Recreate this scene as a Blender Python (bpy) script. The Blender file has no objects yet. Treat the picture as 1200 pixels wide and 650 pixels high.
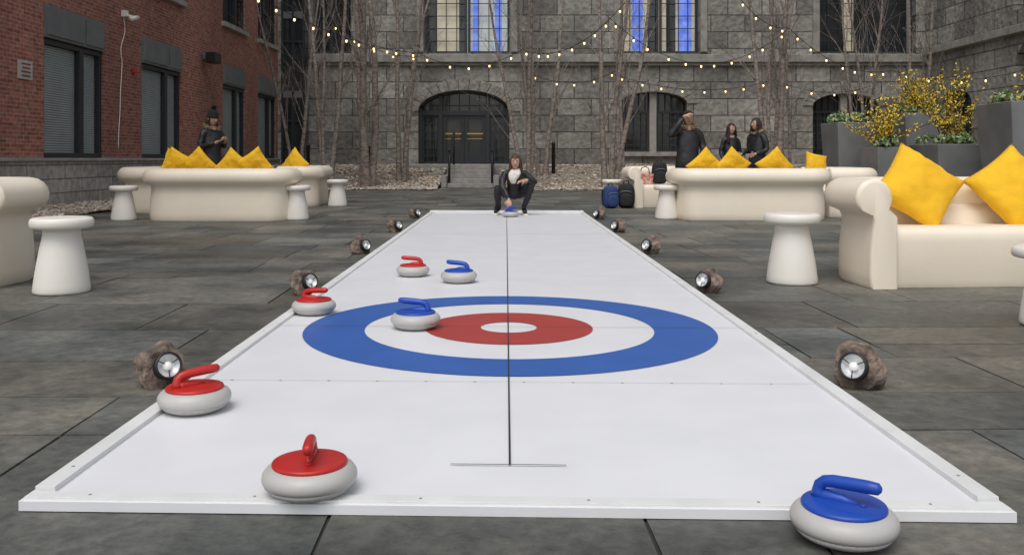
import bpy, bmesh, math, random
from mathutils import Vector, Matrix, noise
U = 0.886            # survey unit -> metres
R = random.Random(7)
scene = bpy.context.scene

# ------------------------------------------------------------------ materials
def newmat(name):
    m = bpy.data.materials.new(name); m.use_nodes = True
    nt = m.node_tree; return m, nt, nt.nodes['Principled BSDF']

def mat(name, col, rough=0.6, col2=None, scale=8.0, bump=0.0, bscale=None, metal=0.0, spec=0.5,
        emit=0.0, attr=False, sss=0.0, stretch=(1,1,1), detail=3, lo=0.35, hi=0.65, bdist=0.02):
    m, nt, p = newmat(name)
    p.inputs['Roughness'].default_value = rough
    p.inputs['Metallic'].default_value = metal
    p.inputs['Specular IOR Level'].default_value = spec
    tc = nt.nodes.new('ShaderNodeTexCoord'); mp = nt.nodes.new('ShaderNodeMapping')
    mp.inputs['Scale'].default_value = stretch
    nt.links.new(tc.outputs['Object'], mp.inputs['Vector'])
    if col2 is None: col2 = tuple(c*0.8 for c in col)
    n = nt.nodes.new('ShaderNodeTexNoise'); n.inputs['Scale'].default_value = scale; n.inputs['Detail'].default_value = detail
    nt.links.new(mp.outputs[0], n.inputs['Vector'])
    r = nt.nodes.new('ShaderNodeValToRGB')
    r.color_ramp.elements[0].position = lo; r.color_ramp.elements[1].position = hi
    r.color_ramp.elements[0].color = (*col, 1); r.color_ramp.elements[1].color = (*col2, 1)
    nt.links.new(n.outputs['Fac'], r.inputs['Fac'])
    out = r.outputs['Color']
    if attr:
        a = nt.nodes.new('ShaderNodeVertexColor'); a.layer_name = 'Col'
        mx = nt.nodes.new('ShaderNodeMix'); mx.data_type = 'RGBA'; mx.blend_type = 'MULTIPLY'
        mx.inputs[0].default_value = 1
        nt.links.new(out, mx.inputs[6]); nt.links.new(a.outputs['Color'], mx.inputs[7]); out = mx.outputs[2]
    nt.links.new(out, p.inputs['Base Color'])
    if emit:
        p.inputs['Emission Color'].default_value = (*col, 1)
        p.inputs['Emission Strength'].default_value = emit
        try: m.cycles.emission_sampling = 'NONE'
        except Exception: pass
    if bump:
        n2 = nt.nodes.new('ShaderNodeTexNoise'); n2.inputs['Scale'].default_value = bscale or scale*4
        n2.inputs['Detail'].default_value = 3
        nt.links.new(mp.outputs[0], n2.inputs['Vector'])
        b = nt.nodes.new('ShaderNodeBump'); b.inputs['Strength'].default_value = bump; b.inputs['Distance'].default_value = bdist
        nt.links.new(n2.outputs['Fac'], b.inputs['Height']); nt.links.new(b.outputs[0], p.inputs['Normal'])
    return m

def masonry(name, axis, c1, c2, mortar, bw, rh, ms, bump=0.6, bd=0.02, stain=0.5, squash=0, offset=.5, rough=.85, msm=.1, grainscale=9):
    m, nt, p = newmat(name); L = nt.links.new; N = nt.nodes.new
    p.inputs['Roughness'].default_value = rough
    tc = N('ShaderNodeTexCoord'); s = N('ShaderNodeSeparateXYZ'); c = N('ShaderNodeCombineXYZ')
    L(tc.outputs['Object'], s.inputs[0]); L(s.outputs['X' if axis == 'x' else 'Y'], c.inputs[0]); L(s.outputs['Z'], c.inputs[1])
    b = N('ShaderNodeTexBrick'); L(c.outputs[0], b.inputs['Vector'])
    b.inputs['Scale'].default_value = 1; b.inputs['Brick Width'].default_value = bw; b.inputs['Row Height'].default_value = rh
    b.inputs['Mortar Size'].default_value = ms; b.inputs['Mortar Smooth'].default_value = msm
    b.inputs['Bias'].default_value = 0; b.offset = offset
    b.inputs['Color1'].default_value = (*c1, 1); b.inputs['Color2'].default_value = (*c2, 1); b.inputs['Mortar'].default_value = (*mortar, 1)
    n = N('ShaderNodeTexNoise'); n.inputs['Scale'].default_value = grainscale; n.inputs['Detail'].default_value = 5; L(tc.outputs['Object'], n.inputs['Vector'])
    n3 = N('ShaderNodeTexNoise'); n3.inputs['Scale'].default_value = 0.5; n3.inputs['Detail'].default_value = 4
    mp = N('ShaderNodeMapping'); mp.inputs['Scale'].default_value = (1, 1, .35); L(tc.outputs['Object'], mp.inputs[0]); L(mp.outputs[0], n3.inputs['Vector'])
    mr = N('ShaderNodeMapRange'); mr.inputs[1].default_value = .3; mr.inputs[2].default_value = .7; mr.inputs[3].default_value = 1-stain; mr.inputs[4].default_value = 1+stain*.5
    L(n3.outputs['Fac'], mr.inputs[0])
    mr2 = N('ShaderNodeMapRange'); mr2.inputs[1].default_value = .3; mr2.inputs[2].default_value = .7; mr2.inputs[3].default_value = .7; mr2.inputs[4].default_value = 1.25
    L(n.outputs['Fac'], mr2.inputs[0])
    mm = N('ShaderNodeMath'); mm.operation = 'MULTIPLY'; L(mr.outputs[0], mm.inputs[0]); L(mr2.outputs[0], mm.inputs[1])
    mx = N('ShaderNodeVectorMath'); mx.operation = 'SCALE'; L(b.outputs['Color'], mx.inputs[0]); L(mm.outputs[0], mx.inputs['Scale'])
    L(mx.outputs[0], p.inputs['Base Color'])
    a = N('ShaderNodeMath'); a.operation = 'MULTIPLY_ADD'; L(b.outputs['Fac'], a.inputs[0]); a.inputs[1].default_value = -1.2; L(n.outputs['Fac'], a.inputs[2])
    bp = N('ShaderNodeBump'); bp.inputs['Strength'].default_value = bump; bp.inputs['Distance'].default_value = bd
    L(a.outputs[0], bp.inputs['Height']); L(bp.outputs[0], p.inputs['Normal'])
    return m

# ------------------------------------------------------------------ mesh builder
class B:
    def __init__(s, name, mats, scale=U):
        s.name = name; s.mats = mats if isinstance(mats, list) else [mats]; s.k = scale
        s.v = []; s.f = []; s.m = []; s.sm = []; s.c = []
    def add(s, vs, fs, m=0, M=None, smooth=False, col=(1, 1, 1)):
        o = len(s.v)
        for p in vs:
            p = Vector(p)
            if M is not None: p = M @ p
            s.v.append(p*s.k)
        for f in fs:
            s.f.append([i+o for i in f]); s.m.append(m); s.sm.append(smooth); s.c.append(col)
    def box(s, c, d, m=0, M=None, col=(1, 1, 1)):
        x, y, z = c; a, b, e = d[0]/2, d[1]/2, d[2]/2
        vs = [(x+i*a, y+j*b, z+k*e) for k in (-1, 1) for j in (-1, 1) for i in (-1, 1)]
        s.add(vs, [(0, 2, 3, 1), (4, 5, 7, 6), (0, 1, 5, 4), (2, 6, 7, 3), (0, 4, 6, 2), (1, 3, 7, 5)], m, M, False, col)
    def tube(s, pts, rad, n=8, m=0, M=None, smooth=True, cap=True, col=(1, 1, 1), flat=1.0):
        pts = [Vector(p) for p in pts]
        if not hasattr(rad, '__len__'): rad = [rad]*len(pts)
        vs = []; fs = []; up = None
        for i, p in enumerate(pts):
            t = (pts[min(i+1, len(pts)-1)]-pts[max(i-1, 0)])
            if t.length < 1e-9: t = Vector((0, 0, 1))
            t.normalize()
            if up is None:
                up = t.orthogonal().normalized() if flat == 1.0 else (Vector((0, 0, 1)) if abs(t.z) < .9 else Vector((1, 0, 0)))
            up = (up-t*up.dot(t))
            if up.length < 1e-6: up = t.orthogonal()
            up.normalize(); sd = t.cross(up)
            for k in range(n):
                a = 2*math.pi*k/n
                vs.append(p+(sd*math.cos(a)+up*math.sin(a)*flat)*rad[i])
        for i in range(len(pts)-1):
            for k in range(n):
                fs.append((i*n+k, i*n+(k+1) % n, (i+1)*n+(k+1) % n, (i+1)*n+k))
        if cap:
            fs.append(tuple(range(n))[::-1]); fs.append(tuple((len(pts)-1)*n+k for k in range(n)))
        s.add(vs, fs, m, M, smooth, col)
    def lathe(s, prof, n=32, m=0, M=None, smooth=True, sx=1, sy=1, cap=True):
        vs = []; fs = []
        for r, z in prof:
            for k in range(n):
                a = 2*math.pi*k/n; vs.append((r*math.cos(a)*sx, r*math.sin(a)*sy, z))
        for i in range(len(prof)-1):
            for k in range(n):
                fs.append((i*n+k, i*n+(k+1) % n, (i+1)*n+(k+1) % n, (i+1)*n+k))
        if cap and prof[0][0] > 1e-6: fs.append(tuple(range(n))[::-1])
        if cap and prof[-1][0] > 1e-6: fs.append(tuple((len(prof)-1)*n+k for k in range(n)))
        s.add(vs, fs, m, M, smooth)
    def ell(s, c, r, m=0, M=None, nu=16, nv=10, fn=None, col=(1, 1, 1), smooth=True):
        vs = []; fs = []
        c = Vector(c)
        for j in range(nv+1):
            ph = -math.pi/2+math.pi*j/nv
            for i in range(nu):
                th = 2*math.pi*i/nu
                d = Vector((math.cos(ph)*math.cos(th), math.cos(ph)*math.sin(th), math.sin(ph)))
                if fn: d = fn(d)
                vs.append(c+Vector((d.x*r[0], d.y*r[1], d.z*r[2])))
        for j in range(nv):
            for i in range(nu):
                fs.append((j*nu+i, j*nu+(i+1) % nu, (j+1)*nu+(i+1) % nu, (j+1)*nu+i))
        s.add(vs, fs, m, M, smooth, col)
    def prism(s, poly, y0, y1, m=0, M=None):      # poly in xz (counter-clockwise seen from -y)
        n = len(poly)
        vs = [(x, y0, z) for x, z in poly]+[(x, y1, z) for x, z in poly]
        fs = [tuple(range(n)), tuple(range(2*n-1, n-1, -1))]
        for i in range(n):
            j = (i+1) % n; fs.append((j, i, i+n, j+n))
        s.add(vs, fs, m, M)
    def build(s, loc=(0, 0, 0), rot=0, parent=None, bevel=0, seg=2, rotv=None, merge=False):
        me = bpy.data.meshes.new(s.name)
        me.from_pydata([tuple(v) for v in s.v], [], s.f)
        for m in s.mats: me.materials.append(m)
        me.polygons.foreach_set('material_index', s.m)
        me.polygons.foreach_set('use_smooth', s.sm)
        at = me.color_attributes.new('Col', 'FLOAT_COLOR', 'CORNER')
        data = []
        for f, c in zip(s.f, s.c): data += [c[0], c[1], c[2], 1.0]*len(f)
        at.data.foreach_set('color', data)
        me.validate(); me.update()
        if merge:
            bm = bmesh.new(); bm.from_mesh(me); bmesh.ops.remove_doubles(bm, verts=bm.verts, dist=1e-5); bm.to_mesh(me); bm.free()
        o = bpy.data.objects.new(s.name, me); scene.collection.objects.link(o)
        o.location = Vector(loc)*(U if parent is None or s.k == U else 1)
        o.rotation_euler = rotv if rotv else (0, 0, rot)
        if parent: o.parent = parent
        if bevel:
            b = o.modifiers.new('bv', 'BEVEL'); b.width = bevel; b.segments = seg; b.limit_method = 'ANGLE'; b.angle_limit = math.radians(40)
        return o

def empty(name, loc=(0, 0, 0), rot=0):
    e = bpy.data.objects.new(name, None); scene.collection.objects.link(e)
    e.location = Vector(loc)*U; e.rotation_euler = (0, 0, rot); e.empty_display_size = .2
    return e

def T(x, y, z): return Matrix.Translation((x, y, z))
def Rz(a): return Matrix.Rotation(a, 4, 'Z')
def Rx(a): return Matrix.Rotation(a, 4, 'X')
def Ry(a): return Matrix.Rotation(a, 4, 'Y')

def cut(o, cutter):
    md = o.modifiers.new('b', 'BOOLEAN'); md.operation = 'DIFFERENCE'; md.object = cutter; md.solver = 'EXACT'
    dg = bpy.context.evaluated_depsgraph_get(); dg.update()
    me = bpy.data.meshes.new_from_object(o.evaluated_get(dg))
    o.modifiers.clear(); o.data = me
    bpy.data.objects.remove(cutter, do_unlink=True)

# palette
M_white = mat('rink_white', (.79, .79, .80), .38, (.75, .75, .765), 3, bump=.03, bscale=60)
M_rail = mat('rail_white', (.76, .76, .74), .5, (.68, .68, .66), 5, bump=.05)
M_blue = mat('ring_blue', (.03, .115, .42), .45, (.026, .105, .38), 4)
M_red = mat('ring_red', (.42, .045, .032), .45, (.38, .04, .028), 4)
M_line = mat('line_black', (.03, .03, .035), .6)
M_seam = mat('seam_grey', (.45, .45, .45), .7)
M_bolt = mat('bolt_grey', (.30, .30, .30), .5)
M_plas = mat('cream_plastic', (.89, .79, .64), .42, (.86, .755, .60), 3, bump=.03, bscale=25)
M_plasw = mat('white_plastic', (.82, .775, .70), .42, (.79, .745, .67), 3, bump=.03, bscale=25)
M_yel = mat('yellow_fabric', (.88, .51, .015), .85, (.80, .43, .01), 6, bump=.25, bscale=30)
M_stone = mat('stone_grey_plastic', (.50, .485, .455), .42, (.47, .455, .43), 6, bump=.03)
M_stone2 = mat('stone_grey_grain', (.46, .445, .42), .6, (.37, .36, .34), 150, detail=2)
M_hred = mat('handle_red', (.50, .02, .016), .4, (.44, .017, .013), 10, bump=.03, bscale=40)
M_hblu = mat('handle_blue', (.012, .07, .42), .4, (.01, .06, .37), 10, bump=.03, bscale=40)
M_rock = mat('lamp_rock', (.27, .20, .155), .9, (.085, .062, .05), 14, bump=.8, bscale=34, lo=.4, hi=.62)
M_blk = mat('black_metal', (.015, .015, .017), .4)
M_mirror = mat('reflector', (.75, .75, .75), .3, (.5, .5, .5), metal=.3, scale=40)
M_lens = mat('lamp_lens', (.8, .8, .78), .15, emit=.3)
M_bark = mat('bark', (.33, .28, .235), .9, (.15, .12, .10), 6, bump=.6, bscale=30, stretch=(1, 1, 2.5))
M_dark = mat('charcoal_frame', (.03, .033, .036), .4)
M_grey = mat('grey_metal_panel', (.17, .175, .172), .5, (.14, .145, .143), 3)
M_glass = mat('dark_glass', (.022, .026, .028), .06, (.04, .044, .045), .8, spec=.7)
M_blind = mat('blinds', (.33, .365, .36), .5, (.38, .42, .41), 2)
M_conc = mat('precast_stone', (.38, .355, .32), .85, (.29, .27, .245), 3, bump=.2)
M_step = mat('granite_step', (.34, .325, .30), .85, (.25, .24, .225), 6, bump=.2)
M_grav = mat('gravel', (.44, .385, .32), .95, (.23, .195, .155), 9, bump=.9, bscale=14, attr=True)
M_planter = mat('planter_grey', (.20, .20, .195), .6, (.155, .157, .156), 2.5, bump=.1)
M_soil = mat('soil', (.03, .022, .016), .95)
M_brass = mat('brass', (.65, .42, .12), .3, metal=.7)
M_litw = mat('lit_interior', (.60, .54, .42), .8, (.34, .29, .2), 1.2, emit=.3)
M_sky_refl = mat('painted_sky_reflection', (.60, .63, .62), .4, (.4, .44, .45), 1.5, emit=.25)  # reflected sky painted into the window backing as pale colour and faint glow
M_litb = mat('blue_lit_curtain', (.10, .20, .80), .8, (.35, .42, .75), 2.5, emit=.45)
M_bulb = mat('warm_bulb', (1, .68, .32), .4, emit=2.4)
M_wire = mat('wire', (.012, .012, .012), .6)
M_stonef = masonry('rusticated_granite', 'x', (.18, .168, .148), (.36, .34, .30), (.10, .095, .085), 1.35, .66, .020, 1.0, .07, .45, msm=.3, grainscale=5)
M_stonef2 = masonry('rusticated_granite_side', 'y', (.18, .168, .148), (.36, .34, .30), (.10, .095, .085), 1.35, .66, .020, 1.0, .07, .45, msm=.3, grainscale=5)
M_vous = mat('voussoir_granite', (.31, .29, .255), .9, (.18, .17, .15), 5, bump=.8, bscale=7, bdist=.05)
M_band = mat('band_granite', (.33, .31, .275), .85, (.21, .20, .18), 3, bump=.3)
M_brick = masonry('red_brick', 'y', (.27, .075, .048), (.42, .15, .095), (.33, .26, .21), .215, .075, .0085, .5, .01, .25)
M_base = masonry('granite_base', 'y', (.34, .31, .28), (.43, .40, .36), (.15, .14, .13), 1.4, .27, .012, .5, .015, .25)

# ------------------------------------------------------------------ ground and paving
g = B('ground', mat('ground_fill', (.045, .045, .042), .95, (.03, .03, .028), 2))
g.add([(-400, -400, -.012), (400, -400, -.012), (400, 400, -.012), (-400, 400, -.012)], [(0, 1, 2, 3)]); g.build()

def slab_material():
    m, nt, p = newmat('bluestone'); L = nt.links.new; N = nt.nodes.new
    tc = N('ShaderNodeTexCoord'); a = N('ShaderNodeVertexColor'); a.layer_name = 'Col'
    n1 = N('ShaderNodeTexNoise'); n1.inputs['Scale'].default_value = 1.1; n1.inputs['Detail'].default_value = 5; n1.inputs['Roughness'].default_value = .65
    n2 = N('ShaderNodeTexNoise'); n2.inputs['Scale'].default_value = 16; n2.inputs['Detail'].default_value = 6; n2.inputs['Roughness'].default_value = .75
    L(tc.outputs['Object'], n1.inputs['Vector']); L(tc.outputs['Object'], n2.inputs['Vector'])
    r = N('ShaderNodeValToRGB'); e = r.color_ramp.elements
    e[0].position = .36; e[0].color = (.052, .055, .048, 1); e[1].position = .68; e[1].color = (.18, .165, .135, 1)
    k = e.new(.5); k.color = (.108, .108, .092, 1)
    L(n1.outputs['Fac'], r.inputs[0])
    mr = N('ShaderNodeMapRange'); mr.inputs[1].default_value = .25; mr.inputs[2].default_value = .75; mr.inputs[3].default_value = .45; mr.inputs[4].default_value = 1.55
    L(n2.outputs['Fac'], mr.inputs[0])
    mx = N('ShaderNodeMix'); mx.data_type = 'RGBA'; mx.blend_type = 'MULTIPLY'; mx.inputs[0].default_value = 1
    L(r.outputs[0], mx.inputs[6]); L(a.outputs['Color'], mx.inputs[7])
    sc = N('ShaderNodeVectorMath'); sc.operation = 'SCALE'; L(mx.outputs[2], sc.inputs[0]); L(mr.outputs[0], sc.inputs['Scale'])
    L(sc.outputs[0], p.inputs['Base Color'])
    rr = N('ShaderNodeMapRange'); rr.inputs[1].default_value = .3; rr.inputs[2].default_value = .7; rr.inputs[3].default_value = .38; rr.inputs[4].default_value = .72
    L(n1.outputs['Fac'], rr.inputs[0]); L(rr.outputs[0], p.inputs['Roughness'])
    ad = N('ShaderNodeMath'); ad.operation = 'MULTIPLY_ADD'; L(n1.outputs['Fac'], ad.inputs[0]); ad.inputs[1].default_value = 1.5; L(n2.outputs['Fac'], ad.inputs[2])
    b = N('ShaderNodeBump'); b.inputs['Strength'].default_value = .5; b.inputs['Distance'].default_value = .012
    L(ad.outputs[0], b.inputs['Height']); L(b.outputs[0], p.inputs['Normal'])
    return m
pv = B('pavement', slab_material())
y = -3.2; gp = .006
while y < 33:
    d = R.choice([.45, .55, .7, .85, 1.0, 1.15]); x = -18+R.random()*1.5
    while x < 21:
        w = R.choice([.5, .7, .95, 1.2, 1.6])*R.uniform(.9, 1.1)
        subs = [(x, y, x+w, y+d)]
        if d > .8 and R.random() < .5:
            h_ = d*R.choice([.4, .5, .6]); subs = [(x, y, x+w, y+h_), (x, y+h_, x+w, y+d)]
        for (a0, b0, a1, b1) in subs:
            z = R.uniform(-.003, .0); v = R.uniform(.72, 1.26); t = R.uniform(-.07, .09)
            col = (v*(1+t), v, v*(1-t*.9))
            j = lambda: R.uniform(-.003, .003)
            q = [(a0+gp+j(), b0+gp+j()), (a1-gp+j(), b0+gp+j()), (a1-gp+j(), b1-gp+j()), (a0+gp+j(), b1-gp+j())]
            vs = [(px, py, z+R.uniform(-.001, .001)) for px, py in q]+[(px, py, -.02) for px, py in q]
            pv.add(vs, [(0, 1, 2, 3), (0, 4, 5, 1), (1, 5, 6, 2), (2, 6, 7, 3), (3, 7, 4, 0)], 0, Rz(math.radians(1.2)), False, col)
        x += w
    y += d
pv.build()

dr = B('floor_drain', [M_blk, M_grey]); dr.box((0, 0, .004), (.5, .32, .008), 1)
for i in range(9): dr.box((-.2+i*.05, 0, .009), (.022, .26, .006), 0)
dr.build((-4.6, 13.6, 0))

# ------------------------------------------------------------------ curling rink
XL, XR, Y0, Y1, ZT = -1.455, 1.475, 2.63, 17.05, .030
rk = B('curling_rink', [M_white, M_rail, M_blue, M_red, M_line, M_seam, M_bolt])
SH = Matrix(((1, 0, 0, 0), (-.03, 1, 0, 0), (0, 0, 1, 0), (0, 0, 0, 1)))
rk.box(((XL+XR)/2, (Y0+Y1)/2, ZT/2), (XR-XL, Y1-Y0, ZT), 0, SH)
rw = .062
for xa in (XL+.012+rw/2, XR-.012-rw/2):
    yy = Y0+.07; segs = [2.4, 2.44, 2.44, 2.44, 2.44, 2.1]
    for s_ in segs:
        rk.box((xa, yy+s_/2, ZT+.009), (rw, s_-.006, .018), 1, SH); yy += s_
rk.box(((XL+XR)/2, Y0+.036, ZT+.004), (XR-XL-.02, .05, .008), 1, SH)
rk.box(((XL+XR)/2, Y1-.03, ZT+.02), (XR-XL-.02, .05, .04), 1, SH)
for i in range(7):
    for xa in (XL+.012+rw/2, XR-.012-rw/2):
        rk.lathe([(.006, ZT+.018), (.006, ZT+.0195), (0, ZT+.0195)], 10, 6, SH@T(xa, Y0+.25+i*2.3, 0))
for i in range(6):
    rk.lathe([(.005, ZT+.008), (.005, ZT+.0095), (0, ZT+.0095)], 10, 6, SH@T(XL+.2+i*.5, Y0+.036, 0))
YC = 5.42
def annulus(r0, r1, m, z):
    n = 128; vs = []; fs = []
    for k in range(n):
        a = 2*math.pi*k/n
        vs += [(r0*math.cos(a), r0*math.sin(a), z), (r1*math.cos(a), r1*math.sin(a), z)]
    for k in range(n):
        j = (k+1) % n; fs.append((2*k, 2*k+1, 2*j+1, 2*j))
    rk.add(vs, fs, m, SH@T(.016, YC, 0))
annulus(.865, 1.225, 2, ZT+.003); annulus(.170, .505, 3, ZT+.003)
def strip(x0, y0, x1, y1, m, z): rk.add([(x0, y0, z), (x1, y0, z), (x1, y1, z), (x0, y1, z)], [(0, 1, 2, 3)], m, SH)
strip(.009, 2.98, .016, Y1-.06, 4, ZT+.006)
strip(-.185, 2.974, .20, 2.980, 4, ZT+.0063)
strip(XL+.08, YC-.002, XR-.08, YC+.002, 4, ZT+.0066)
strip(XL+.08, 12.1, XR-.08, 12.115, 5, ZT+.0066)
for ys in (4.09, 7.5, 9.8, 12.35, 14.6): strip(XL+.08, ys, XR-.08, ys+.003, 5, ZT+.0035)
for i in range(1, 26, 2):
    xx = XL+.08+i*.112; rk.box((xx, 4.092, ZT+.0025), (.012, .010, .0012), 5, SH)
rk.build(bevel=.002, seg=1)

# ------------------------------------------------------------------ curling stones
def stone(x, y, hm, ang, z=ZT, k=.96):
    b = B('curling_stone', [M_stone, hm, M_stone2])
    b.lathe([(0, .0), (.088, 0), (.100, .004), (.128, .018), (.143, .036)], 48, 2)
    b.lathe([(.143, .036), (.149, .048), (.150, .058), (.147, .070), (.138, .082), (.126, .090), (.118, .093), (0, .093)], 48, 0)
    b.lathe([(.118, .088), (.119, .098), (.117, .103), (.110, .1055), (.075, .108), (0, .110)], 48, 1)
    pts = [(-.072, 0, .100), (-.074, 0, .122), (-.070, 0, .140), (-.056, 0, .152), (-.030, 0, .158), (.02, 0, .162), (.07, 0, .165), (.098, 0, .166), (.106, 0, .166)]
    b.tube(pts, [.026, .019, .017, .017, .0175, .018, .018, .016, .008], 14, 1, flat=1.05)
    b.tube([(-.072, 0, .104), (-.05, 0, .112), (.0, 0, .112), (.04, 0, .108)], [.022, .020, .016, .006], 10, 1)
    b.lathe([(.010, .1085), (.010, .1120), (0, .1120)], 12, 1, T(.055, 0, 0))
    for v in range(len(b.v)): b.v[v] *= k
    return b.build((x, y, z), ang)
rd = math.radians
stone(-.60, 2.74, M_hred, rd(-82))
stone(.935, 2.48, M_hblu, rd(-42), z=0)
stone(-1.265, 3.64, M_hred, rd(38))
stone(-1.265, 5.90, M_hred, rd(-20))
stone(-.545, 5.40, M_hblu, rd(172), k=1)
stone(-.81, 7.80, M_hred, rd(175))
stone(-.39, 7.40, M_hblu, rd(165), k=1)
stone(.08, 15.70, M_hblu, rd(20), k=1)

# ------------------------------------------------------------------ rock spotlights
def rocklamp(x, y, ang, seed, k=1.0):
    b = B('rock_spotlight', [M_rock, M_blk, M_mirror, M_lens])
    def fn(d):
        n1 = noise.noise(d*1.3+Vector((seed*3.1, 0, 0))); n2 = noise.noise(d*3.0+Vector((0, seed*2.3, 0))); n3 = noise.noise(d*9+Vector((0, 0, seed)))
        e = d*(1.0+.26*n1+.12*n2+.04*n3)
        if e.z < -.75: e.z = -.75
        if e.y < -.58: e.y = -.58-.03*n2
        return e
    b.ell((0, .008, .083), (.108, .10, .112), 0, nu=30, nv=22, fn=fn, smooth=False)
    M = T(0, -.058, .10)@Rx(rd(74))
    b.lathe([(.056, -.04), (.064, .03), (.058, .040), (.052, .036), (.050, .010)], 28, 1, M, cap=False)
    b.lathe([(.052, .030), (.036, .010), (.016, .002), (0, .001)], 24, 2, M, cap=False)
    b.lathe([(.017, .002), (.020, .018), (.013, .026), (0, .028)], 14, 3, M, cap=False)
    for a_ in range(3):
        t = a_*2.094+.5; b.box((0, 0, 0), (.004, .030, .004), 1, M@T(.035*math.cos(t), .035*math.sin(t), .030)@Rz(t-math.pi/2))
    for v in range(len(b.v)): b.v[v] *= k
    b.build((x, y, -.002), ang)
rocklamp(-1.60, 4.16, rd(42), 1, 1.0)
rocklamp(1.63, 4.14, rd(-38), 2, 1.03)
rocklamp(-1.57, 6.98, rd(48), 3)
rocklamp(1.59, 7.05, rd(-45), 4)
rocklamp(-1.60, 9.9, rd(50), 5)
rocklamp(1.60, 9.9, rd(-50), 6)
rocklamp(-1.60, 12.9, rd(50), 7)
rocklamp(1.60, 12.8, rd(-50), 8)
rocklamp(-1.62, 15.9, rd(50), 9)
rocklamp(1.62, 15.6, rd(-50), 10)

# ------------------------------------------------------------------ stools
def stool(x, y, k=1.0, wide=1.0):
    b = B('mushroom_stool', M_plasw)
    b.lathe([(0, .0), (.196, 0), (.206, .006), (.210, .02), (.206, .06), (.196, .14), (.180, .24), (.160, .35), (.143, .43), (.136, .475),
             (.138, .49), (.150, .498), (.20*wide, .503), (.222*wide, .51), (.232*wide, .525), (.234*wide, .55), (.230*wide, .572), (.218*wide, .585), (.198*wide, .590), (.17*wide, .587), (0, .585)], 48, 0)
    for v in range(len(b.v)): b.v[v] *= k
    b.build((x, y, 0))
for a in [(-3.50, 7.06), (2.425, 7.6), (-6.55, 15.35), (-3.62, 15.5), (-3.74, 19.9), (2.82, 15.7), (2.36, 19.9), (3.42, 17.7)]: stool(*a)
stool(3.44, 5.66, .84, 1.12)

# ------------------------------------------------------------------ sofas
def sofa(x, y, rot, W=2.5, D=.95):
    """faces -Y locally, origin at floor centre"""
    b = B('rolled_arm_sofa', M_plas)
    hw = W/2-.235; y0 = -D/2+.0; y1 = D/2-.235; rc = .26
    path = []; nrm = []
    def pt(px, py, nx, ny): path.append((px, py)); nrm.append((nx, ny))
    for t in (0, .5, 1): pt(-hw, y0+(y1-rc-y0)*t, -1, 0)
    for i in range(1, 9):
        a = math.pi-i*math.pi/2/9; pt(-hw+rc+rc*math.cos(a), y1-rc+rc*math.sin(a), math.cos(a), math.sin(a))
    for t in (0, .25, .5, .75, 1): pt(-hw+rc+(2*hw-2*rc)*t, y1, 0, 1)
    for i in range(1, 9):
        a = math.pi/2-i*math.pi/2/9; pt(hw-rc+rc*math.cos(a), y1-rc+rc*math.sin(a), math.cos(a), math.sin(a))
    for t in (0, .5, 1): pt(hw, y1-rc+(y0-y1+rc)*t, 1, 0)
    prof = [(.10, 0), (.115, .03), (.12, .12), (.115, .30), (.10, .45), (.092, .55), (.11, .60)]
    for i in range(0, 13):
        a = rd(-38+i*(38+180+35)/12); prof.append((.085+.15*math.cos(a), .735+.152*math.sin(a)))
    prof += [(-.11, .58), (-.11, .30), (-.11, 0)]
    n = len(prof); vs = []; fs = []
    for (px, py), (nx, ny) in zip(path, nrm):
        for o, z in prof: vs.append((px+nx*o, py+ny*o, z))
    for i in range(len(path)-1):
        for k in range(n-1):
            fs.append((i*n+k, (i+1)*n+k, (i+1)*n+k+1, i*n+k+1))
    b.add(vs, fs, 0, None, True)
    for e, sgn in ((0, 1), (len(path)-1, -1)):
        cx = path[e][0]+nrm[e][0]*.03; cap = [vs[e*n+k] for k in range(n)]
        r1 = [(cx+(p[0]-cx)*.95, p[1]-.018, .44+(p[2]-.44)*.975 if p[2] > .01 else 0) for p in cap]
        r2 = [(cx+(p[0]-cx)*.84, p[1]-.026, .44+(p[2]-.44)*.93 if p[2] > .01 else 0) for p in cap]
        V = cap+r1+r2; F = [(k, k+1, n+k+1, n+k) for k in range(n-1)]+[(n+k, n+k+1, 2*n+k+1, 2*n+k) for k in range(n-1)]+[tuple(range(2*n, 3*n))]
        if sgn > 0: F = [tuple(reversed(f)) for f in F]
        b.add(V, F, 0, None, True)
    sw = hw-.09
    pr = [(y0+.05, 0), (y0+.03, .05), (y0+.03, .38), (y0+.035, .43), (y0+.055, .465), (y0+.09, .485), (y0+.2, .492), (y1, .47)]
    vs = [(sx_, a, z) for sx_ in (-sw, -sw*.5, 0, sw*.5, sw) for a, z in pr]; m = len(pr)
    fs = [(i*m+k, (i+1)*m+k, (i+1)*m+k+1, i*m+k+1) for i in range(4) for k in range(m-1)]
    b.add(vs, fs, 0, None, True)
    o = b.build((x, y, 0), rot, merge=True)
    md = o.modifiers.new('e', 'EDGE_SPLIT'); md.split_angle = rd(62)
    return o
sofa(4.06, 7.80, rd(3.5), 2.55, 1.0)
sofa(-5.24, 7.75, rd(-3), 2.5, 1.0)
sofa(-4.92, 15.42, rd(180), 2.62)
sofa(-7.2, 18.3, rd(95), 2.3)
sofa(-4.55, 20.6, rd(-88), 2.2)
sofa(4.24, 15.55, rd(180), 2.78)
sofa(3.62, 19.75, rd(8), 2.2)
sofa(6.35, 17.0, rd(-92), 2.0)

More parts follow.
